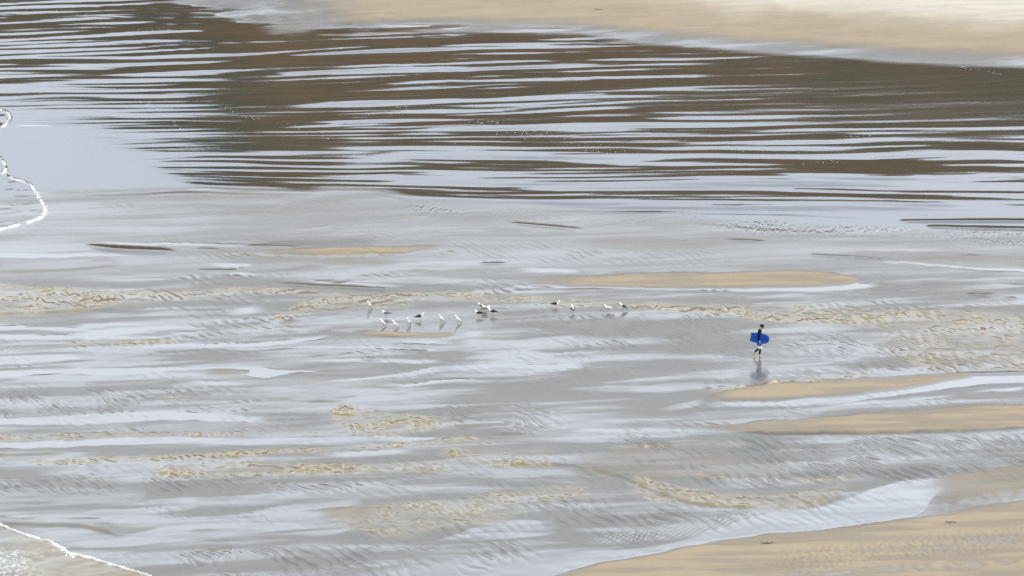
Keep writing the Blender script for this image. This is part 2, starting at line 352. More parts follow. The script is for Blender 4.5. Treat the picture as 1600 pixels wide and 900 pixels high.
# transverse sand ripples under the thin flow
rip_amp = bands([
 ([(920,690,735),(1050,682,755),(1250,682,762),(1450,682,758),(1620,680,740),(1760,675,720)], dict(s=1.0)),
 ([(-150,735,790),(200,735,775),(450,748,770),(640,742,770)], dict(s=0.8)),
 ([(630,640,660),(700,632,672),(800,630,680),(900,632,668)], dict(s=0.7)),
 ([(880,770,850),(1000,792,850),(1150,800,828),(1250,790,806)], dict(s=0.8)),
 ([(780,486,530),(900,490,545),(1050,490,545),(1180,500,540)], dict(s=0.7)),
 ([(1180,524,590),(1300,520,588),(1450,520,580),(1620,560,590)], dict(s=0.7)),
 ([(-150,604,660),(60,606,650),(200,604,646),(320,606,636)], dict(s=0.9)),
 ([(240,862,900),(420,858,940),(700,848,900),(860,840,872)], dict(s=0.9)),
 ([(180,788,812),(300,780,806),(340,800,830)], dict(s=0.6)),
 ([(640,378,404),(900,384,412),(1200,388,416)], dict(s=0.35)),
 ([(300,650,676),(400,640,672),(520,640,668)], dict(s=0.5)),
 ([(540,830,862),(700,812,842),(800,790,830),(960,770,820)], dict(s=0.7)),
 ([(1100,556,600),(1200,556,596),(1280,560,590)], dict(s=0.5)),
], st=16, sb=16, ends=(80, 80))
rip_bg = 0.38 * (1 - 0.85 * slick) * sm(0.3 + 1.2 * fbm(X / 8.0, Y / 14.0, 70, 2))
ph = 2 * math.pi * (X / 0.72 + Y / 2.1) + 3.2 * fbm(X / 1.8, Y / 3.6, 71, 2) + 2.0 * perlin(X / 6, Y / 9, 73)
rip = np.sin(ph) + 0.35 * np.sin(2 * ph + 0.8)
rmod = sm(0.55 + 1.0 * perlin(X / 2.2, Y / 3.5, 74))
land = (1 - lag) * (1 - sm(dry * 1.6)) * (1 - swash)
still = np.exp(-((U - 1185) / 45) ** 2 - ((V - 582) / 22) ** 2) + 0.8 * band([(440,500,520),(520,488,522),(640,484,524),(800,484,516)], 12, 6, (40, 60))
still = np.clip(still, 0, 1)
H += land * (1 - 0.88 * still) * (np.maximum(rip_amp, rip_bg) * (1 - 0.75 * film)) * 0.040 * rip * rmod
# fine wind ripple on the far flats
H += speck * 0.012 * (perlin(X / 0.26, Y / 1.1, 80) + 0.9 * _rng.randn(*U.shape)) * sm(0.5 + 1.2 * fbm(X / 7.0, Y / 6.0, 81, 2))
# slack pools lie on the back slope of small bars: the water falls away from the viewer
for k in K:
    d = dense(k); top = np.interp(U, d[:, 0], d[:, 1]); bot = np.interp(U, d[:, 0], d[:, 2])
    e_ = sm((U - d[0, 0]) / 25) * sm((d[-1, 0] - U) / 25)
    z_ = (V - top + 1.0) / (bot - top + 2.0)
    H += e_ * np.where((z_ > 0) & (z_ < 1), z_, np.where(z_ >= 1, 1 - sm((z_ - 1) * 2), 0)) * 0.016 * (bot - top + 2.0)
# sea swash: thin wave front, thicker at the edge
front = np.exp(-(np.minimum(np.minimum(np.abs(sd1), np.abs(sd2)), 1e9) / 1.5) ** 2)
front3 = np.exp(-(np.abs(sd3) / 1.9) ** 2)
H += swash * (0.06 + 0.02 * fbm(X / 1.2, Y / 2.0, 90, 3)) + 0.03 * front * sm(1 - U / 400) + 0.05 * front3

foam = np.maximum(front * (0.65 + 1.3 * perlin(X / 0.5, Y / 1.3, 91)), front3 * (0.6 + 1.3 * perlin(X / 0.45, Y / 1.0, 92)))
lace = swash3 * sm((60 - U) / 70 + 0.4) * sm((V - 850) / 25) * sm((np.abs(fbm(X / 0.5, Y / 0.9, 93, 2)) * -5 + 1.0))
foam = np.maximum(foam, lace * 0.6)
foam = np.maximum(foam, band([(8,196.5,197.6),(40,196,197.2),(95,196,197)], 1, 1, (10, 25), 0.6, 0.3))
foam = np.clip(foam, 0, 1)

deep = np.maximum(lag * sm((lag_d - 4) / 10.0), slack)
deep = np.maximum(deep, 0.55 * speck * (0.4 + 0.6 * sm((1350 - U) / 300)) * sm(0.5 + 1.2 * fbm(X / 7.0, Y / 6.0, 81, 2)))
deep = np.maximum(deep, 0.6 * band([(u, v - 1.2, v + 0.8) for u, v in L[0]], 1.2, 1.2, (40, 40), 1.0, 0.2))  # line along the bar's near edge takes the dark tone of deep water
silt = np.clip(turb * (0.55 + 0.45 * patchy) + line * 0.75 * sm(0.55 + 1.3 * perlin(X / 1.6, Y / 3.0, 67)) + 0.75 * swash3 * (1 - 0.6 * sm((60 - U) / 60)), 0, 1)
filmF = np.clip(np.maximum(film, film_bg) * (1 - dry) * (1 - 0.6 * line), 0, 1)
filmF = np.maximum(filmF, np.maximum(strip * 0.8, 0.45 * still * (1 - dry)))

# ------------------------------------------------------------------ materials
def mat_new(name):
    m = bpy.data.materials.new(name); m.use_nodes = True
    nt = m.node_tree; b = nt.nodes['Principled BSDF']
    return m, nt, b
def N(nt, t, **kw):
    n = nt.nodes.new(t)
    for k, v in kw.items(): setattr(n, k, v)
    return n
def attr(nt, name):
    n = N(nt, 'ShaderNodeAttribute'); n.attribute_name = name; return n.outputs['Fac']
def mixc(nt, fac, a, b):
    n = N(nt, 'ShaderNodeMix', data_type='RGBA')
    for s, v in ((n.inputs[0], fac), (n.inputs[6], a), (n.inputs[7], b)):
        if isinstance(v, bpy.types.NodeSocket): nt.links.new(v, s)
        elif isinstance(v, (int, float)): s.default_value = v
        else: s.default_value = (*v, 1)
    return n.outputs[2]
def mixf(nt, fac, a, b):
    n = N(nt, 'ShaderNodeMix', data_type='FLOAT')
    for s, v in ((n.inputs[0], fac), (n.inputs[2], a), (n.inputs[3], b)):
        if isinstance(v, bpy.types.NodeSocket): nt.links.new(v, s)
        else: s.default_value = v
    return n.outputs[0]
def math_(nt, op, a, b=0.0):
    n = N(nt, 'ShaderNodeMath', operation=op)
    for s, v in ((n.inputs[0], a), (n.inputs[1], b)):
        if isinstance(v, bpy.types.NodeSocket): nt.links.new(v, s)
        else: s.default_value = v
    return n.outputs[0]
def noise(nt, scale, detail=3.0, rough=0.5, sc=(1, 1, 1), loc=(0, 0, 0)):
    g = N(nt, 'ShaderNodeNewGeometry'); mp = N(nt, 'ShaderNodeMapping')
    mp.inputs['Scale'].default_value = sc; mp.inputs['Location'].default_value = loc
    nt.links.new(g.outputs['Position'], mp.inputs['Vector'])
    n = N(nt, 'ShaderNodeTexNoise'); n.inputs['Scale'].default_value = scale
    n.inputs['Detail'].default_value = detail; n.inputs['Roughness'].default_value = rough
    nt.links.new(mp.outputs[0], n.inputs['Vector']); return n.outputs['Fac']

def beach_material(name, water):
    m, nt, b = mat_new(name)
    dryA, filmA, siltA, foamA, deepA, paleA = (attr(nt, k) for k in ('dry', 'film', 'silt', 'foam', 'deep', 'pale'))
    crest_lightA = attr(nt, 'crest_light')
    n_big = noise(nt, 0.35, 4, 0.55, (0.4, 1, 1)); n_fine = noise(nt, 3.0, 3, 0.6)
    wet = mixc(nt, n_big, (0.092, 0.086, 0.072), (0.130, 0.122, 0.103))
    dryc = mixc(nt, n_big, (0.235, 0.190, 0.131), (0.285, 0.236, 0.169))
    dryc = mixc(nt, paleA, dryc, (0.44, 0.41, 0.345))
    dryc = mixc(nt, math_(nt, 'MULTIPLY', n_fine, 0.22), dryc, (0.26, 0.18, 0.10))
    c = mixc(nt, siltA, wet, mixc(nt, n_fine, (0.118, 0.088, 0.026), (0.198, 0.147, 0.052)))
    c = mixc(nt, crest_lightA, c, (0.44, 0.37, 0.21))  # sunlit highlights on the crests, painted in as paler colour
    c = mixc(nt, deepA, c, mixc(nt, n_big, (0.015, 0.015, 0.012), (0.024, 0.022, 0.017)))
    c = mixc(nt, dryA, c, dryc)
    c = mixc(nt, foamA, c, (0.78, 0.78, 0.74))
    nt.links.new(c, b.inputs['Base Color'])
    r = mixf(nt, filmA, 0.26, 0.05)
    r = mixf(nt, siltA, r, 0.10); r = mixf(nt, deepA, r, 0.055)
    r = mixf(nt, dryA, r, 0.85); r = mixf(nt, foamA, r, 0.6)
    nt.links.new(r, b.inputs['Roughness'])
    sp = mixf(nt, filmA, 0.11, 1.0); sp = mixf(nt, siltA, sp, 0.22); sp = mixf(nt, deepA, sp, 0.36)
    sp = mixf(nt, dryA, sp, 0.05); sp = mixf(nt, foamA, sp, 0.15)
    nt.links.new(sp, b.inputs['Specular IOR Level'])
    b.inputs['IOR'].default_value = 1.45
    bp = N(nt, 'ShaderNodeBump'); bp.inputs['Distance'].default_value = 0.02
    h = math_(nt, 'ADD', noise(nt, 2.2, 3, 0.55, (1, 0.5, 1)), math_(nt, 'MULTIPLY', noise(nt, 9.0, 2, 0.6, (1, 0.6, 1)), 0.25))
    nt.links.new(h, bp.inputs['Height'])
    st = mixf(nt, filmA, 0.34, 0.10); st = mixf(nt, deepA, st, 0.10); st = mixf(nt, siltA, st, 0.4); st = mixf(nt, dryA, st, 0.5)
    nt.links.new(st, bp.inputs['Strength'])
    nt.links.new(bp.outputs[0], b.inputs['Normal'])
    return m

mat_sand = beach_material('beach_sand', False)
mat_water = beach_material('shallow_water', True)

# ------------------------------------------------------------------ the beach sheets: one continuous relief, cut into sand, lagoon, runnels and sea
P = np.stack([X, Y, H], -1)
gu = np.gradient(P, axis=1); gv = np.gradient(P, axis=0)
NRM = np.cross(gu, gv); NRM /= np.linalg.norm(NRM, axis=-1, keepdims=True)
NRM[NRM[..., 2] < 0] *= -1
FIELDS = dict(dry=dry, film=filmF, silt=silt, foam=foam, deep=deep, pale=pale_top, crest_light=crest * 0.55)
cls = np.zeros((NR, NC), np.int8)
cls[turb > 0.25] = 2
cls[(lag > 0.5)] = 1
cls[(swash > 0.5)] = 3
cc = cls[:-1, :-1]
idx = np.arange(NR * NC).reshape(NR, NC)
def sheet(name, k, mat):
    rr, c_ = np.nonzero(cc == k)
    q_ = np.stack([idx[rr + 1, c_], idx[rr + 1, c_ + 1], idx[rr, c_ + 1], idx[rr, c_]], -1)
    used, inv = np.unique(q_.ravel(), return_inverse=True)
    me = bpy.data.meshes.new(name)
    me.vertices.add(len(used)); me.vertices.foreach_set('co', P.reshape(-1, 3)[used].astype(np.float32).ravel())
    me.loops.add(q_.size); me.loops.foreach_set('vertex_index', inv.astype(np.int32))
    me.polygons.add(len(q_)); me.polygons.foreach_set('loop_start', np.arange(0, q_.size, 4, dtype=np.int32))
    me.update(calc_edges=True)
    for nm, f in FIELDS.items():
        a = me.attributes.new(nm, 'FLOAT', 'POINT'); a.data.foreach_set('value', f.ravel()[used].astype(np.float32))
    me.normals_split_custom_set_from_vertices(NRM.reshape(-1, 3)[used].astype(np.float32))
    me.materials.append(mat)
    o = bpy.data.objects.new(name, me); col.objects.link(o); tag(o, kind='structure'); return o
sheet('sand_flat', 0, mat_sand)
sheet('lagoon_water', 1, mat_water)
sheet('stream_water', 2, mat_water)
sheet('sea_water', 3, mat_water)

def z_at(x, y):
    """Surface height of the beach below a point."""
    ty = math.atan2(CAM_H, y); v = 450 + FOC * math.tan(ty - TILT)
    u = 800 + FOC * x / (y * math.cos(TILT) + CAM_H * math.sin(TILT))
    i = int(round((v - VS[0]) / 1.4)); j = int(round((u - US[0]) / 2.0))
    return float(H[min(max(i, 0), NR - 1), min(max(j, 0), NC - 1)])

# ------------------------------------------------------------------ ground to the horizon and the hillside across the bay
def grid_mesh(name, xs_, ys_, zf, mat, kind='structure', smooth=True):
    XX, YY = np.meshgrid(xs_, ys_); ZZ = zf(XX, YY)
    nr, nc = XX.shape; id_ = np.arange(nr * nc).reshape(nr, nc)
    f = np.stack([id_[:-1, :-1], id_[:-1, 1:], id_[1:, 1:], id_[1:, :-1]], -1).reshape(-1, 4)
    me = bpy.data.meshes.new(name); me.from_pydata(np.stack([XX, YY, ZZ], -1).reshape(-1, 3).tolist(), [], f.tolist())
    if smooth: me.polygons.foreach_set('use_smooth', np.ones(len(f), bool))
    me.materials.append(mat); o = bpy.data.objects.new(name, me); col.objects.link(o); tag(o, kind=kind); return o

m_gs, nt, b = mat_new('far_sand')
nt.links.new(mixc(nt, noise(nt, 0.05, 4), (0.36, 0.27, 0.16), (0.45, 0.36, 0.23)), b.inputs['Base Color']); b.inputs['Roughness'].default_value = 0.9
gx = np.concatenate([np.linspace(-9000, -200, 12), np.linspace(-150, 150, 13), np.linspace(200, 9000, 12)])
gy = np.concatenate([np.linspace(-4000, 150, 6), np.linspace(200, 700, 21), np.linspace(800, 9000, 12)])
grid_mesh('ground', gx, gy, lambda x, y: -0.45 + 0.75 * sm((y - 470) / 60) + 0 * x, m_gs)

SKY_U = [-700, -300, 0, 110, 200, 250, 300, 350, 400, 430, 515, 545, 700, 900, 1100, 1300, 1600, 1800, 2300]
SKY_V = [100, 105, 118, 132, 150, 170, 205, 262, 320, 345, 340, 240, 215, 225, 230, 240, 250, 240, 230]
YC = 940.0
def hill_z(x, y):
    u = 800 + FOC * x / YC
    vs_ = np.interp(u, SKY_U, SKY_V); vs_ = vs_ + 7 * perlin(x / 9.0, x * 0 + 3.3, 5) + 4 * perlin(x / 3.0, x * 0 + 1.3, 6)
    crest_ = YC * np.tan(TILT + np.arctan((vs_ - 450) / FOC)) - CAM_H
    t = (y - 560.0) / (YC - 560.0)
    prof = np.where(t < 1, sm(np.clip(t, 0, 1)) * 0.55 + 0.45 * np.clip(t, 0, 1), 1 - 0.35 * sm((t - 1) / 1.6))
    rel = 3.5 * fbm(x / 40.0, y / 60.0, 21, 4) * np.clip(t, 0, 1) * np.clip(2.2 - 2 * t, 0, 1)
    return -0.6 + crest_ * prof + rel
m_hill, nt, b = mat_new('hillside')
hn = noise(nt, 0.035, 5, 0.6, (1, 0.5, 1)); hn2 = noise(nt, 0.3, 4, 0.6)
rmp = N(nt, 'ShaderNodeValToRGB'); e = rmp.color_ramp.elements
e[0].position = 0.38; e[0].color = (0.062, 0.062, 0.030, 1); e[1].position = 0.62; e[1].color = (0.145, 0.072, 0.034, 1)
nt.links.new(hn, rmp.inputs['Fac'])
nt.links.new(mixc(nt, math_(nt, 'MULTIPLY', hn2, 0.6), rmp.outputs['Color'], (0.030, 0.030, 0.015)), b.inputs['Base Color'])
b.inputs['Roughness'].default_value = 0.95; b.inputs['Specular IOR Level'].default_value = 0.1
grid_mesh('hillside', np.linspace(-420, 420, 281), np.concatenate([np.linspace(555, 960, 82), np.linspace(990, 1600, 12)]), hill_z, m_hill)

# ------------------------------------------------------------------ plain materials for the living things
def plain(name, c, rough=0.6, var=0.12, scale=30.0, spec=0.5):
    m, nt, b = mat_new(name)
    nt.links.new(mixc(nt, noise(nt, scale, 3), [k * (1 - var) for k in c], [min(k * (1 + var), 1) for k in c]), b.inputs['Base Color'])
    b.inputs['Roughness'].default_value = rough; b.inputs['Specular IOR Level'].default_value = spec; return m
M = dict(skin=plain('skin', (0.52, 0.29, 0.20)), wetsuit=plain('black_neoprene', (0.007, 0.007, 0.010), 0.85, spec=0.08),
         hair=plain('dark_hair', (0.012, 0.008, 0.006), 0.8, spec=0.1), blue=plain('blue_board_skin', (0.006, 0.060, 0.34), 0.5, 0.2, 6.0, spec=0.2),
         rail=plain('black_foam_rail', (0.008, 0.009, 0.016), 0.6, spec=0.15), short_blue=plain('blue_cloth', (0.03, 0.12, 0.45)),
         short_white=plain('white_cloth', (0.78, 0.78, 0.70)), short_yellow=plain('yellow_cloth', (0.70, 0.62, 0.20)),
         white=plain('white_plumage', (0.80, 0.80, 0.78), 0.7, 0.05), black=plain('black_plumage', (0.018, 0.018, 0.020), 0.7, spec=0.1),
         grey=plain('grey_plumage', (0.42, 0.43, 0.45), 0.7), brown=plain('brown_grey_plumage', (0.12, 0.10, 0.085), 0.7),
         beak=plain('yellow_beak', (0.65, 0.38, 0.05)), leg_pink=plain('pinkish_legs', (0.50, 0.30, 0.22)),
         leg_orange=plain('orange_legs', (0.70, 0.25, 0.04)), eye=plain('dark_eye', (0.01, 0.01, 0.01), 0.2),
         lip=plain('lips', (0.40, 0.15, 0.12)), leash=plain('black_leash', (0.01, 0.01, 0.012)))

def empty(name, loc, rz=0.0):
    o = bpy.data.objects.new(name, None); col.objects.link(o); o.location = loc; o.rotation_euler = (0, 0, rz); o.empty_display_size = 0.2; return o
def link_mesh(name, me, mats, parent=None):
    for m in mats: me.materials.append(m)
    o = bpy.data.objects.new(name, me); col.objects.link(o)
    if parent: o.parent = parent
    return o
def smooth_all(me): me.polygons.foreach_set('use_smooth', [True] * len(me.polygons))

def rings_mesh(bm, rings, seg=12, cap=True, mi=0):
    """Loft through (centre, radius-vector-a, radius-vector-b) rings."""
    rows = []
    for c, a, b_ in rings:
        rows.append([bm.verts.new(Vector(c) + Vector(a) * math.cos(2 * math.pi * k / seg) + Vector(b_) * math.sin(2 * math.pi * k / seg)) for k in range(seg)])
    for r0, r1 in zip(rows[:-1], rows[1:]):
        for k in range(seg):
            f = bm.faces.new((r0[k], r0[(k + 1) % seg], r1[(k + 1) % seg], r1[k])); f.material_index = mi; f.smooth = True
    if cap:
        for r in (rows[0][::-1], rows[-1]):
            f = bm.faces.new(r); f.material_index = mi; f.smooth = True
    return rows
def tube(bm, pts, rad, seg=8, mi=0):
    pts = [Vector(p) for p in pts]; rings = []
    for i, p in enumerate(pts):
        d = (pts[min(i + 1, len(pts) - 1)] - pts[max(i - 1, 0)]).normalized()
        a = d.orthogonal().normalized(); b_ = d.cross(a)
        r = rad[i] if isinstance(rad, (list, tuple)) else rad
        rings.append((p, a * r, b_ * r))
    rings_mesh(bm, rings, seg, True, mi)
def bm_obj(name, bm, mats, parent=None):
    bmesh.ops.recalc_face_normals(bm, faces=bm.faces)
    me = bpy.data.meshes.new(name); bm.to_mesh(me); bm.free(); return link_mesh(name, me, mats, parent)

def skin_mesh(chains, root=0, sub=2):
    """Skin-modifier surface grown over a joint graph: verts [(co, rx, ry)], edges."""
    verts, edges = chains
    me = bpy.data.meshes.new('tmp'); me.from_pydata([v[0] for v in verts], edges, [])
    o = bpy.data.objects.new('tmp', me); col.objects.link(o)
    o.modifiers.new('s', 'SKIN'); o.modifiers[0].use_smooth_shade = True
    for i, v in enumerate(verts):
        sv = me.skin_vertices[0].data[i]; sv.radius = (v[1], v[2] if len(v) > 2 else v[1]); sv.use_root = (i == root)
    ss = o.modifiers.new('d', 'SUBSURF'); ss.levels = sub; ss.render_levels = sub
    dg = bpy.context.evaluated_depsgraph_get(); ev = o.evaluated_get(dg)
    out = bpy.data.meshes.new_from_object(ev)
    bpy.data.objects.remove(o); return out

# ------------------------------------------------------------------ the walker with the bodyboard (faces +X, the viewer sees the right side)
px, py = (float(k) for k in ground_xy(1185.5, 557.3))
pz = z_at(px, py) - 0.005
person = empty('person', (px, py, pz))
tag(person, 'person in black wetsuit top walking barefoot over wet sand, blue board under arm', 'person')
# joints: x forward, y away from the viewer, z up
J = dict(pel=(0.00, 0, 0.93), waist=(0.015, 0, 1.08), chest=(0.04, 0, 1.28), sh=(0.055, 0, 1.42), neck=(0.10, 0, 1.50), head=(0.155, 0, 1.62),
         hipR=(0.0, -0.09, 0.90), kneeR=(0.075, -0.085, 0.49), ankR=(0.04, -0.08, 0.085), toeR=(0.185, -0.085, 0.025),
         hipL=(0.0, 0.09, 0.90), kneeL=(0.03, 0.09, 0.48), ankL=(-0.25, 0.09, 0.195), toeL=(-0.205, 0.09, 0.045),
         shR=(0.03, -0.19, 1.40), elR=(-0.02, -0.31, 1.13), wrR=(0.03, -0.285, 0.885),
         shL=(0.04, 0.19, 1.40), elL=(-0.04, 0.24, 1.12), wrL=(0.10, 0.24, 0.91))
def graph(keys, edges, rad):
    ix = {k: i for i, k in enumerate(keys)}
    return [(J[k], *rad[k]) for k in keys], [(ix[a], ix[b_]) for a, b_ in edges]
rad = dict(pel=(0.13, 0.10), waist=(0.125, 0.095), chest=(0.15, 0.11), sh=(0.12, 0.085), neck=(0.055, 0.055), head=(0.05, 0.05),
           hipR=(0.085, 0.085), kneeR=(0.055, 0.055), ankR=(0.036, 0.036), toeR=(0.034, 0.02), hipL=(0.085, 0.085), kneeL=(0.055, 0.055), ankL=(0.036, 0.036), toeL=(0.034, 0.02),
           shR=(0.06, 0.06), elR=(0.042, 0.042), wrR=(0.027, 0.027), shL=(0.06, 0.06), elL=(0.042, 0.042), wrL=(0.027, 0.027))
E = [('pel', 'waist'), ('waist', 'chest'), ('chest', 'sh'), ('sh', 'neck'), ('neck', 'head'), ('pel', 'hipR'), ('hipR', 'kneeR'), ('kneeR', 'ankR'), ('ankR', 'toeR'),
     ('pel', 'hipL'), ('hipL', 'kneeL'), ('kneeL', 'ankL'), ('ankL', 'toeL'), ('sh', 'shR'), ('shR', 'elR'), ('elR', 'wrR'), ('sh', 'shL'), ('shL', 'elL'), ('elL', 'wrL')]
body_me = skin_mesh(graph(list(rad), E, rad))
bm = bmesh.new(); bm.from_mesh(body_me)
for f in bm.faces: f.material_index = 0; f.smooth = True
# head with brow, nose, mouth, chin and ears; looking ahead and down
def head_pt(fx, fy, fz):
    t = R(-14); return Vector((0.165 + fx * math.cos(t) - fz * math.sin(t) * -1 * -1, fy, 1.64 + fx * math.sin(t) + fz * math.cos(t)))
hr = [(-0.115, 0.02, 0.040, 0.030), (-0.085, 0.022, 0.066, 0.050), (-0.05, 0.016, 0.082, 0.062), (-0.01, 0.006, 0.094, 0.072), (0.03, 0.0, 0.098, 0.076), (0.07, -0.006, 0.090, 0.070), (0.10, -0.010, 0.062, 0.050), (0.118, -0.012, 0.022, 0.018)]
rings_mesh(bm, [(head_pt(cx, 0, cz), head_pt(cx + ax, 0, cz) - head_pt(cx, 0, cz), Vector((0, ay, 0))) for cz, cx, ax, ay in hr], 16)
tube(bm, [head_pt(0.090, 0, 0.015), head_pt(0.112, 0, -0.012), head_pt(0.118, 0, -0.028), head_pt(0.095, 0, -0.036)], [0.008, 0.012, 0.015, 0.008])
for sy in (-1, 1):
    tube(bm, [head_pt(-0.005, sy * 0.070, 0.03), head_pt(-0.012, sy * 0.083, 0.012), head_pt(0.0, sy * 0.074, -0.028)], [0.010, 0.016, 0.008])
    tube(bm, [head_pt(0.083, sy * 0.016, 0.012), head_pt(0.086, sy * 0.031, 0.014), head_pt(0.078, sy * 0.045, 0.011)], [0.004, 0.009, 0.004], mi=1)
tube(bm, [head_pt(0.082, -0.028, -0.064), head_pt(0.099, 0, -0.062), head_pt(0.082, 0.028, -0.064)], [0.004, 0.009, 0.004], mi=2)
# feet: heel, ball and five toes
def foot(heel, ball, toe, side):
    h_, b_, t_ = Vector(heel), Vector(ball), Vector(toe)
    tube(bm, [h_ + Vector((0, 0, 0.02)), h_ + (b_ - h_) * 0.5 + Vector((0, 0, 0.015)), b_], [0.034, 0.036, 0.036], 10)
    d = (t_ - b_)
    for k in range(5):
        o_ = Vector((0, side * (k - 2) * 0.016, 0)); l = 1.0 - 0.10 * k
        tube(bm, [b_ + o_, b_ + o_ + d * 0.6 * l, b_ + o_ + d * l - Vector((0, 0, 0.004))], [0.011, 0.010, 0.007], 6)
foot((0.0, -0.08, 0.022), (0.135, -0.085, 0.022), (0.195, -0.088, 0.014), -1)
foot((-0.272, 0.09, 0.15), (-0.225, 0.09, 0.06), (-0.185, 0.09, 0.014), 1)
# hands: palm, four bent fingers, thumb leaving the side of the palm
def hand(w, down, fwd, curl):
    w, dn, fw, cu = Vector(w), Vector(down).normalized(), Vector(fwd).normalized(), Vector(curl).normalized()
    tube(bm, [w, w + dn * 0.045, w + dn * 0.085], [0.026, 0.036, 0.034], 10)
    for k, ln in enumerate((0.070, 0.080, 0.074, 0.058)):
        b_ = w + dn * 0.082 + fw * (0.027 - 0.018 * k)
        tube(bm, [b_, b_ + dn * ln * 0.42, b_ + dn * ln * 0.62 + cu * ln * 0.34, b_ + dn * ln * 0.50 + cu * ln * 0.66], [0.0095, 0.009, 0.0085, 0.007], 6)
    tube(bm, [w + dn * 0.025 + fw * 0.022, w + dn * 0.055 + fw * 0.048 + cu * 0.008, w + dn * 0.082 + fw * 0.050 + cu * 0.024], [0.012, 0.011, 0.009], 6)
hand(J['wrR'], (0.15, 0.25, -1), (1, 0, 0.1), (0, 1, 0.15))
hand(J['wrL'], (0.35, 0, -1), (1, 0, 0.3), (0, -1, 0.1))
body = bm_obj('body', bm, [M['skin'], M['eye'], M['lip']], person)
# wetsuit: follows the body, ends at neck, wrists and ankles
wk = [k for k in rad if k not in ('head', 'toeR', 'toeL')]
rad2 = {k: tuple(r_ + 0.018 for r_ in rad[k]) for k in wk}
rad2['neck'] = (0.075, 0.075); rad2['sh'] = (0.15, 0.11); rad2['shR'] = rad2['shL'] = (0.088, 0.088); rad2['elR'] = (0.066, 0.066)
Jk = {k: J[k] for k in J}
J['ankR'] = (0.043, -0.08, 0.13); J['ankL'] = (-0.225, 0.09, 0.225); J['wrR'] = (0.022, -0.288, 0.925); J['wrL'] = (0.08, 0.24, 0.945); J['neck'] = (0.105, 0, 1.525)
suit = skin_mesh(graph(wk, [e_ for e_ in E if e_[0] in wk and e_[1] in wk], rad2))
link_mesh('wetsuit', suit, [M['wetsuit']], person)
J.update(Jk)
# knee-length shorts: blue above, white below with a yellow hem
bm = bmesh.new()
for s_, hp, kn in ((-1, J['hipR'], J['kneeR']), (1, J['hipL'], J['kneeL'])):
    h_, k_ = Vector(hp), Vector(kn); rings = []
    for t, r_ in ((0.0, 0.118), (0.25, 0.122), (0.5, 0.115), (0.62, 0.115), (0.63, 0.115), (0.75, 0.108), (0.88, 0.106), (0.90, 0.106), (1.0, 0.108)):
        p = h_ + (k_ - h_) * (t * 1.10) ; rings.append((p, (r_, 0, 0.01), (0, r_ * 0.86, 0)))
    n0 = len(bm.faces); rings_mesh(bm, rings, 14, True); bm.faces.ensure_lookup_table()
    for f in bm.faces[n0:]:
        z = (f.calc_center_median().z - h_.z) / (k_.z - h_.z) / 1.10
        f.material_index = 0 if z < 0.62 else (1 if z < 0.90 else 2)
rings_mesh(bm, [((0, 0, 0.97), (0.135, 0, 0), (0, 0.165, 0)), ((0, 0, 0.92), (0.14, 0, 0), (0, 0.175, 0)), ((0.0, 0, 0.85), (0.13, 0, 0), (0, 0.17, 0))], 16)
sh = bm_obj('shorts', bm, [M['short_blue'], M['short_white'], M['short_yellow']], person)
sh['label'] = 'knee-length shorts, blue above and white with yellow below'
# hair: shaggy cap of locks
bm = bmesh.new(); rnd = random.Random(4)
rings_mesh(bm, [(head_pt(cx - 0.012, 0, cz + 0.012), head_pt(cx - 0.012 + ax * 1.07, 0, cz) - head_pt(cx - 0.012, 0, cz), Vector((0, ay * 1.16, 0))) for cz, cx, ax, ay in hr[4:]], 16)
for k in range(150):
    a = rnd.uniform(0, 2 * math.pi); el = rnd.uniform(0.1, 1.45)
    p = head_pt(-0.012 + 0.098 * math.cos(a) * math.cos(el), 0.084 * math.sin(a) * math.cos(el), 0.035 + 0.095 * math.sin(el))
    back = math.cos(a) < 0.55
    ln = rnd.uniform(0.05, 0.10) if back else rnd.uniform(0.02, 0.05)
    dr = Vector((0.35 * math.cos(a), 0.35 * math.sin(a), -0.8)).normalized()
    tube(bm, [p, p + dr * ln * 0.5 + Vector((0.012 * math.cos(a), 0.012 * math.sin(a), 0.006)), p + dr * ln], [0.016, 0.013, 0.004], 5)
bm_obj('hair', bm, [M['hair']], person)

# bodyboard: rounded nose ahead, crescent tail behind, pinched between arm and ribs
board = empty('bodyboard', (px + 0.02, py - 0.225, pz + 1.06)); board.rotation_euler = (0, R(10), 0)
tag(board, 'bright blue bodyboard with dark rails, carried under the walking person\'s arm', 'bodyboard')
half = [(-0.50, 0.215), (-0.40, 0.240), (-0.2, 0.268), (0.0, 0.278), (0.18, 0.272), (0.33, 0.245), (0.44, 0.195), (0.505, 0.135), (0.525, 0.09)]
out = [(-0.50, -0.215), (-0.475, -0.10), (-0.468, 0.0), (-0.475, 0.10)] + half + [(0.53, 0.0)] + [(x_, -y_) for x_, y_ in half[::-1]][:-1]
def slab(name, scale, y0, y1, mat, parent):
    bm = bmesh.new()
    a_ = [bm.verts.new((x_ * scale, y0 + 0.02 * max(x_ - 0.2, 0), z_ * scale)) for x_, z_ in out]; b2 = [bm.verts.new((x_ * scale, y1 + 0.02 * max(x_ - 0.2, 0), z_ * scale)) for x_, z_ in out]
    bm.faces.new(a_); bm.faces.new(b2[::-1]); n = len(out)
    for k in range(n): bm.faces.new((a_[k], b2[k], b2[(k + 1) % n], a_[(k + 1) % n]))
    bmesh.ops.bevel(bm, geom=[e_ for e_ in bm.edges if len(e_.link_faces) == 2 and abs(e_.verts[0].co.y - e_.verts[1].co.y) < 0.03 and {len(f.verts) for f in e_.link_faces} != {4}], offset=0.006, segments=2, affect='EDGES')
    return bm_obj(name, bm, [mat], parent)
slab('foam_core', 1.0, -0.022, 0.022, M['rail'], board)
slab('deck', 0.985, -0.030, -0.0225, M['blue'], board)
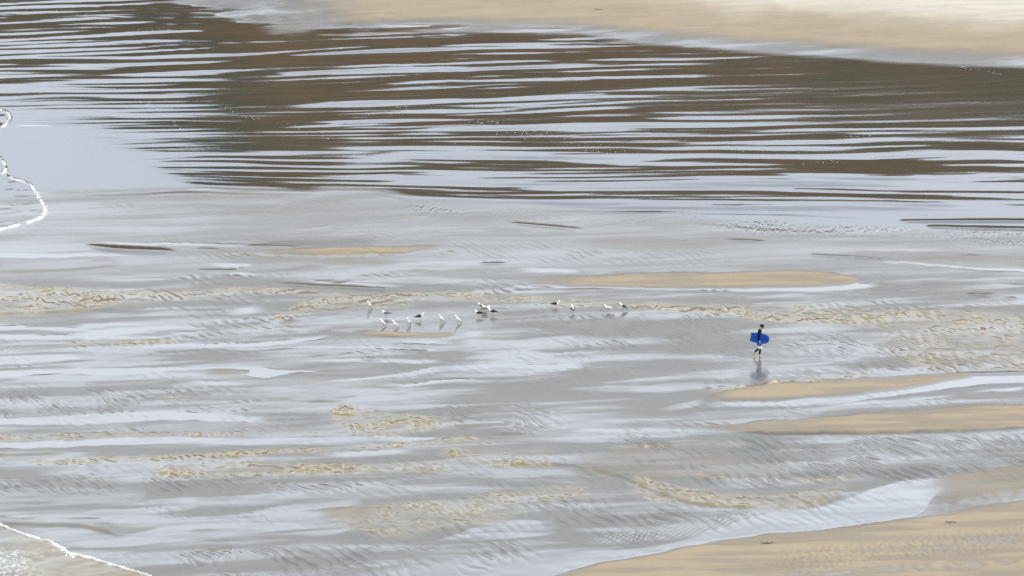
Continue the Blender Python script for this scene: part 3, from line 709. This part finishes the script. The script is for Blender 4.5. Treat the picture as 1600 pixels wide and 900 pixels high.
slab('slick_bottom', 0.985, 0.0225, 0.030, M['blue'], board)
bm = bmesh.new(); tube(bm, [(0.24, -0.031, 0.02), (0.24, -0.040, 0.02)], 0.018, 10); bm_obj('leash_plug', bm, [M['leash']], board)
bm = bmesh.new(); tube(bm, [(0.24, -0.036, 0.02), (0.33, -0.043, -0.03), (0.40, -0.043, 0.0), (0.42, -0.043, 0.06), (0.36, -0.043, 0.09)], 0.007, 6); bm_obj('leash', bm, [M['leash']], board)

# ------------------------------------------------------------------ gulls
def gull(u, v, head_deg, mantle, label, legs='leg_pink', pitch=0.0, scale=1.0, neck=1.0, crouch=0.0):
    """A standing gull; head_deg: 0 faces right in the photo, 90 away, 180 left, 270 towards the viewer."""
    x, y = (float(k) for k in ground_xy(u, v)); z = z_at(x, y)
    g = empty('seagull', (x, y, z), R(head_deg)); g.scale = (scale * 1.12,) * 3
    tag(g, label, 'gull', 'gulls standing on the wet sand')
    t = R(22 + pitch); lift = 0.215 - crouch
    def B(a, c=0.0, w=0.0):                                   # along the body axis, above it, sideways
        return Vector((a * math.cos(t) - c * math.sin(t), w, lift + a * math.sin(t) + c * math.cos(t)))
    bm = bmesh.new(); up = Vector((-math.sin(t), 0, math.cos(t)))
    rings = [(B(-0.26, 0.005), up * 0.008, (0, 0.028, 0)), (B(-0.20), up * 0.026, (0, 0.036, 0)), (B(-0.13), up * 0.055, (0, 0.056, 0)), (B(-0.04, -0.004), up * 0.078, (0, 0.074, 0)),
             (B(0.05, -0.002), up * 0.080, (0, 0.074, 0)), (B(0.11, 0.012), up * 0.064, (0, 0.058, 0))]
    n0 = B(0.11, 0.012); nk = n0 + Vector((0.035, 0, 0.055 * neck)); hd = nk + Vector((0.018, 0, 0.050 * neck))
    fw = Vector((0.8, 0, -0.45)).normalized()
    rings += [(nk, fw * 0.043, (0, 0.040, 0)), (hd + Vector((0, 0, -0.012)), Vector((0.040, 0, 0)), (0, 0.036, 0)), (hd + Vector((0.006, 0, 0.018)), Vector((0.040, 0, 0)), (0, 0.035, 0)), (hd + Vector((0.004, 0, 0.040)), Vector((0.020, 0, 0)), (0, 0.018, 0))]
    rings_mesh(bm, rings, 12)
    bm_obj('body', bm, [M['white']], g)
    for sd_ in (-1, 1):
        bm = bmesh.new(); rr_ = []
        for a, c, w, hh, th in ((0.085, 0.02, 0.058, 0.030, 0.010), (0.03, 0.030, 0.072, 0.052, 0.014), (-0.06, 0.034, 0.068, 0.050, 0.014), (-0.15, 0.036, 0.048, 0.034, 0.011), (-0.24, 0.034, 0.026, 0.018, 0.008), (-0.31, 0.030, 0.012, 0.006, 0.004)):
            rr_.append((B(a, c, sd_ * w), up * hh + Vector((0, -sd_ * hh * 0.55, 0)), (0, sd_ * th, 0)))
        rings_mesh(bm, rr_, 10)
        wg = bm_obj('wing', bm, [M[mantle]], g)
        bm = bmesh.new(); tube(bm, [B(-0.22, 0.036, sd_ * 0.030), B(-0.30, 0.034, sd_ * 0.016), B(-0.345, 0.030, sd_ * 0.006)], [0.013, 0.009, 0.003], 6)
        bm_obj('wing_tip', bm, [M['black']], wg)
        bm = bmesh.new(); x0 = 0.012
        hip = Vector((x0 - 0.01, sd_ * 0.035, lift - 0.06)); kn = Vector((x0 - 0.022, sd_ * 0.035, lift * 0.45)); ft = Vector((x0, sd_ * 0.036, 0.006))
        tube(bm, [hip, kn, ft], [0.012, 0.007, 0.006], 6)
        for a in (-28, 0, 28): tube(bm, [ft, ft + Vector((0.048 * math.cos(R(a)), 0.048 * math.sin(R(a)), -0.002))], [0.006, 0.003], 5)
        bm_obj('leg', bm, [M[legs]], g)
        bm = bmesh.new(); tube(bm, [hd + Vector((0.024, sd_ * 0.026, 0.008)), hd + Vector((0.026, sd_ * 0.034, 0.008))], [0.006, 0.004], 6); bm_obj('eye', bm, [M['eye']], g)
    bm = bmesh.new(); tube(bm, [hd + Vector((0.036, 0, 0.002)), hd + Vector((0.066, 0, 0.0)), hd + Vector((0.088, 0, -0.010))], [0.013, 0.010, 0.003], 7); bm_obj('beak', bm, [M['beak']], g)
    return g
GULLS = [
 (577, 483.5, 235, 'grey', 'white gull standing apart at far left end of the flock', dict(pitch=22)),
 (603, 495.5, 165, 'brown', 'grey-brown winged gull bending low behind the row of white gulls', dict(pitch=-16, neck=0.6)),
 (597.5, 511, 215, 'grey', 'leftmost white gull in the front row of the flock', dict(pitch=22)),
 (617, 514, 220, 'grey', 'white gull nearest the viewer, second from left in the front row', dict(pitch=22)),
 (638.5, 510.5, 250, 'grey', 'white gull with orange legs, third from left in the front row', dict(legs='leg_orange', pitch=26)),
 (656.5, 501, 5, 'black', 'black-backed gull facing right in the middle of the left flock', dict(pitch=-8)),
 (689.5, 505, 225, 'grey', 'white gull right of the black-backed one, beyond the small tan sand spit', dict(pitch=22)),
 (715, 505.5, 215, 'grey', 'lone white gull between the front row and the dark-winged cluster', dict(pitch=22)),
 (747.5, 495.5, 172, 'black', 'dark-winged gull nearest the viewer in the cluster of five', dict(pitch=-12)),
 (752, 483, 150, 'brown', 'topmost brown-winged gull of the tight cluster', dict(pitch=-16, neck=0.7)),
 (756.5, 486, 230, 'grey', 'pale gull in the centre of the tight cluster', dict(pitch=-6)),
 (759.5, 488.5, 20, 'brown', 'brown-grey gull turned away in the tight cluster', dict(pitch=-14, neck=0.7)),
 (769, 493, 170, 'black', 'dark-winged gull at the right edge of the cluster', dict(pitch=-10)),
 (868.5, 481, 350, 'black', 'black-backed gull facing right, leftmost of the four by the runnel', dict(pitch=-14, crouch=0.03)),
 (894.5, 489, 100, 'black', 'black-backed gull seen from behind, second of the four by the runnel', {}),
 (950, 488, 185, 'grey', 'grey-winged white gull, third of the four by the runnel', dict(pitch=-14)),
 (973, 485.5, 195, 'black', 'upright white-breasted gull with dark wings, rightmost of all the gulls', dict(pitch=10)),
]
for u_, v_, hd_, mant, lab, kw in GULLS: gull(u_, v_, hd_, mant, lab, **kw)

# ------------------------------------------------------------------ foam: bubbles heaped along the wave fronts and drifting on the lagoon
m_foam = plain('sea_foam', (0.80, 0.80, 0.77), 0.65, 0.05)
ico = bmesh.new(); bmesh.ops.create_icosphere(ico, subdivisions=1, radius=1.0)
ICO_V = np.array([v.co[:] for v in ico.verts]); ICO_F = np.array([[v.index for v in f.verts] for f in ico.faces]); ico.free()
frng = np.random.RandomState(11)
def foam_mesh(name, spots):
    vs_, fs_ = [], []
    for x, y, sx, sy, sz in spots:
        k = len(vs_); jit = 1 + 0.35 * (frng.rand(len(ICO_V), 1) - 0.5)
        p = ICO_V * jit * (sx, sy, sz) + (x, y, z_at(x, y) + sz * 0.3)
        fs_.append(ICO_F + len(vs_) * len(ICO_V)); vs_.append(p)
    me = bpy.data.meshes.new(name); me.from_pydata(np.concatenate(vs_).tolist(), [], np.concatenate(fs_).tolist()); smooth_all(me)
    o = link_mesh(name, me, [m_foam]); tag(o, kind='stuff'); return o
def along(pts, n, spread_u, spread_v, size):
    p = np.array(pts, float); L_ = np.concatenate([[0], np.cumsum(np.hypot(*np.diff(p, axis=0).T))]); out_ = []
    for k in range(n):
        t = frng.rand() * L_[-1]; u = np.interp(t, L_, p[:, 0]) + frng.randn() * spread_u; v = np.interp(t, L_, p[:, 1]) + frng.randn() * spread_v
        x, y = ground_xy(u, v); s_ = size * (0.4 + frng.rand() ** 2 * 1.4); out_.append((float(x), float(y), s_ * (1 + frng.rand()), s_, s_ * 0.5))
    return out_
o = foam_mesh('foam', along([(-60,235),(0,243),(4,250),(9,262),(10,267),(2,272)], 160, 1.0, 0.7, 0.024) + along([(2,273),(20,280),(49,290)], 120, 1.0, 0.5, 0.024)
              + along([(49,290),(55,299),(62,310),(68,321),(72,331),(68,339)], 300, 2.2, 1.0, 0.026) + along([(68,339),(40,349),(-6,362),(-60,366)], 150, 1.0, 0.5, 0.024)
              + along([(-20,168),(8,174),(14,178),(16,184),(12,191),(0,202)], 180, 1.4, 0.8, 0.022))
o['label'] = 'white foam edging the wave lobes at the left margin'; o['category'] = 'foam'
o = foam_mesh('foam', along([(-60,806),(0,822),(25,832),(50,840),(75,848),(95,858)], 380, 2.2, 1.2, 0.024) + along([(85,852),(108,868),(118,870)], 220, 3.5, 2.2, 0.027)
              + along([(108,868),(140,873),(200,893),(235,903)], 360, 2.0, 0.8, 0.02))
o['label'] = 'white foam edging the breaking wave in the near left corner'; o['category'] = 'foam'
fl = []
for a, b_, n, su, sv in (((575,178),(690,174),60,14,2.0),((620,168),(640,166),14,5,0.8),((740,188),(790,194),50,16,2.0),((790,203),(860,212),90,26,4.0),((800,200),(880,222),80,28,5.0),
                         ((880,226),(1000,245),70,28,4.0),((1000,238),(1200,226),50,30,6.0),((1230,236),(1300,258),40,20,4.0),((1320,214),(1350,212),26,6,0.8),((700,228),(790,230),26,24,4.0),
                         ((205,148),(250,178),50,4,3.0),((250,176),(310,218),40,4,2.5),((330,168),(400,184),40,10,3.0),((80,17),(100,19),14,6,0.7),((120,22),(140,23),10,6,0.5),((440,190),(540,225),40,8,3.0),((1480,98),(1560,116),50,4,0.8),((195,50),(260,46),20,12,1.0)):
    fl += along([a, b_], int(n * 0.75), su, sv, 0.016)
o = foam_mesh('foam', fl); o['label'] = 'scattered white foam flecks drifting on the dark lagoon'; o['category'] = 'foam'

# ------------------------------------------------------------------ scraps left on the sand
m_weed = plain('drift_weed', (0.10, 0.075, 0.040), 0.8, 0.4)
def scrap(u, v, n, spread, label):
    x, y = (float(k) for k in ground_xy(u, v)); rnd_ = random.Random(int(u)); bm = bmesh.new()
    tube(bm, [(-spread, 0.04, 0.012), (-spread * 0.3, -0.05, 0.022), (spread * 0.4, 0.05, 0.02), (spread, -0.02, 0.01)], [0.012, 0.024, 0.022, 0.008], 6)
    for k in range(n):
        a = Vector((rnd_.uniform(-spread, spread), rnd_.uniform(-0.03, 0.03), 0.02)); d = Vector((rnd_.uniform(-0.16, 0.16), rnd_.uniform(-0.2, 0.2), 0))
        tube(bm, [a, a + d * 0.5 + Vector((0, 0, rnd_.uniform(0.0, 0.02))), a + d], [0.014, 0.016, 0.006], 6)
    o = bm_obj('seaweed', bm, [m_weed]); o.location = (x, y, z_at(x, y)); tag(o, label, 'seaweed', 'seaweed scraps on the bars')
scrap(1485, 818.5, 9, 0.24, 'dark seaweed scrap on the near tan bar, rightmost of two')
scrap(1200, 850.5, 9, 0.26, 'dark seaweed scrap on the near tan bar, left of the other')
scrap(865, 9.5, 12, 0.45, 'seaweed scrap on the far beach close to the top edge')
scrap(936, 25.5, 12, 0.4, 'seaweed scrap on the far beach just above the lagoon shore')
